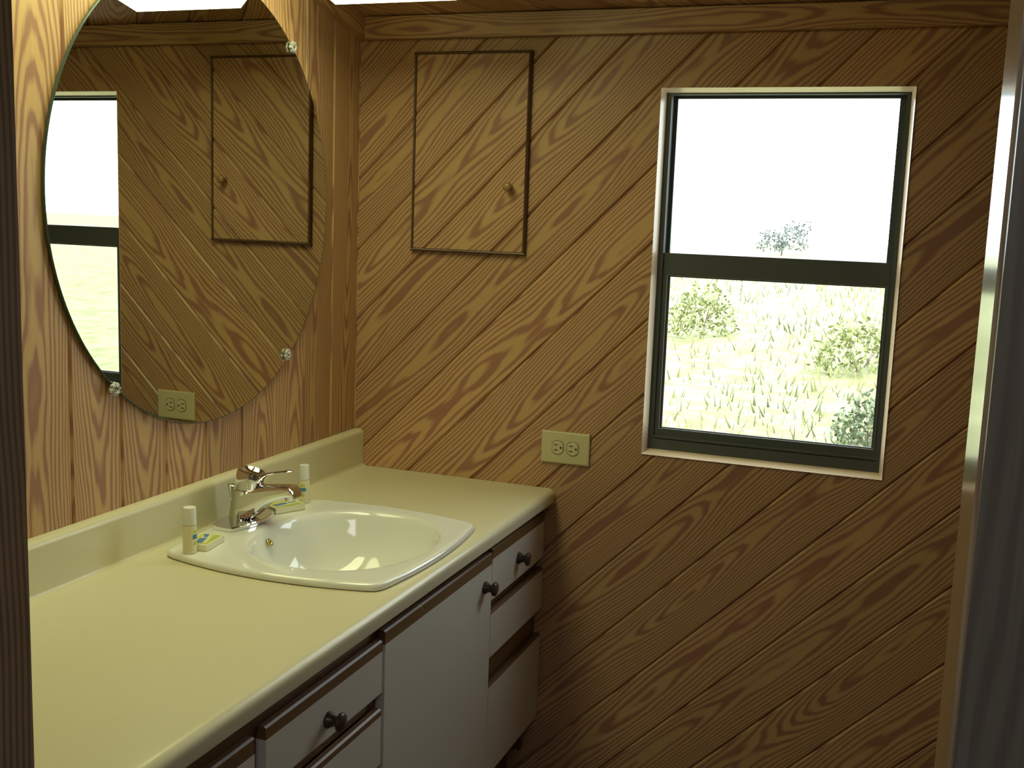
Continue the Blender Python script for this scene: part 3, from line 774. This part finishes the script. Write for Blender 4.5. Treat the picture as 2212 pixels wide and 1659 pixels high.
for p_ in dfo.data.polygons:
    if abs(p_.normal.y) > 0.6 or abs(p_.normal.x) > 0.9: p_.material_index = 1
bm = bmesh.new()
loft(bm, [rect(0.088, 0.458, y_s - .012, y_e + .012, 0.1175), rect(0.088, 0.458, y_s - .012, y_e + .012, 0.098)])
finish(bm, 'housing', M['metalpan'], cl)

# ------------------------------------------------------------------ outside
ground_z = -1.35
bm = bmesh.new()
nx, ny = 70, 90
gv = []
for j in range(ny + 1):
    y_ = 1.2 + 220 * (j / ny) ** 2.6; row = []
    for i in range(nx + 1):
        x_ = -1.0 + (i / nx - .5) * (10 + y_ * 2.6)
        z_ = ground_z + 0.16 * mnoise.noise(Vector((x_ * .9, y_ * .9, 0))) + 0.05 * mnoise.noise(Vector((x_ * 4, y_ * 4, 3)))
        row.append(bm.verts.new((x_, y_, z_)))
    gv.append(row)
for j in range(ny):
    for i in range(nx): bm.faces.new((gv[j][i], gv[j][i + 1], gv[j + 1][i + 1], gv[j + 1][i]))
ground = finish(bm, 'ground', M['grass'], smooth=True, kind='structure')

def blades(bm, cx, cy, rad, hgt, n, size, lean=0.6, z0=None):
    for _ in range(n):
        # points within an ellipsoid shell
        th = random.uniform(0, 2 * PI); ph = math.acos(random.uniform(-0.2, 1)); k = random.uniform(0.55, 1.0)
        p = Vector((cx + rad * k * math.sin(ph) * math.cos(th), cy + rad * k * math.sin(ph) * math.sin(th), (z0 or 0) + hgt * (0.12 + 0.88 * k * math.cos(ph))))
        if p.z < 0.02: p.z = random.uniform(.02, .1)
        d = Vector((random.gauss(0, 1), random.gauss(0, 1), random.gauss(0.4, 1))).normalized()
        s = d.cross(Vector((random.gauss(0, 1), random.gauss(0, 1), random.gauss(0, 1)))).normalized() * size * 0.22
        e = p + d * size
        bm.faces.new([bm.verts.new(p - s * .3), bm.verts.new(p + d * size * .5 - s), bm.verts.new(e), bm.verts.new(p + d * size * .5 + s)])
def shrub(x_, y_, rad, hgt, n, size, mat, label, group=None):
    t_ = empty('shrub', (x_, y_, ground_z), label=label, cat='shrub', group=group)
    bm = bmesh.new(); blades(bm, 0, 0, rad, hgt, n, size)
    finish(bm, 'foliage', mat, t_, kind='stuff')
    for k in range(5):
        a = random.uniform(0, 2 * PI); bm = bmesh.new()
        q = Vector((math.cos(a) * rad * .4, math.sin(a) * rad * .4, hgt * .6)); s_ = 0.012
        loft(bm, [[(s_, 0, -.05), (0, s_, -.05), (-s_, 0, -.05), (0, -s_, -.05)], [(q.x + s_ * .4, q.y, q.z), (q.x, q.y + s_ * .4, q.z), (q.x - s_ * .4, q.y, q.z), (q.x, q.y - s_ * .4, q.z)]])
        finish(bm, 'stem', M['trunk'], t_)
shrub(0.90, 12.2, 0.48, 0.80, 700, 0.10, M['leaf_dark'], 'dark-leaved low shrub outside at the lower right corner of the window')
shrub(-3.9, 26.0, 0.95, 1.35, 700, 0.16, M['leaf'], 'yellow-green shrub outside at the upper left of the lower pane')
shrub(0.35, 20.5, 1.0, 1.1, 700, 0.16, M['leaf'], 'rounded yellow-green shrub outside near the right edge of the lower pane, above the dark one')
# distant tree breaking the horizon
TX, TY = -13.1, 120.0
t_ = empty('tree', (TX, TY, ground_z), label='hazy distant tree just above the middle rail of the window', cat='tree')
bm = bmesh.new()
loft(bm, [[(0.10 * math.cos(a), 0.10 * math.sin(a), -.3) for a in (0, 1.57, 3.14, 4.71)], [(0.05 * math.cos(a), 0.05 * math.sin(a), 2.3) for a in (0, 1.57, 3.14, 4.71)]])
finish(bm, 'trunk', M['trunk'], t_)
bm = bmesh.new()
blades(bm, -1.3, 0, 1.6, 2.2, 260, 0.45, z0=0.6); blades(bm, 1.0, 0, 1.7, 2.9, 320, 0.5, z0=0.7); blades(bm, 2.3, 0, 0.8, 1.2, 60, 0.45, z0=2.6)
finish(bm, 'crown', M['leaf_haze'], t_, kind='stuff')

# loose tufts all over the field
bm = bmesh.new()
for _ in range(4200):
    y_ = 9.0 + 60 * random.random() ** 2.2
    x_ = 1.38 + (y_ + 2.557) * random.uniform(-0.30, 0.06)
    if random.random() < 0.35 and x_ < 1.38 - 0.12 * y_: continue
    h_ = random.uniform(0.05, 0.16) * (1 + y_ / 30); a = random.uniform(0, PI); l_ = random.uniform(-.5, .5) * h_
    z_ = ground_z + 0.02
    d = Vector((math.cos(a), math.sin(a), 0)) * h_ * 0.10
    p = Vector((x_, y_, z_))
    bm.faces.new([bm.verts.new(p - d), bm.verts.new(p + d), bm.verts.new(p + Vector((l_, l_ * .5, h_)))])
finish(bm, 'grass_tufts', M['tuft'], ground, kind='stuff')
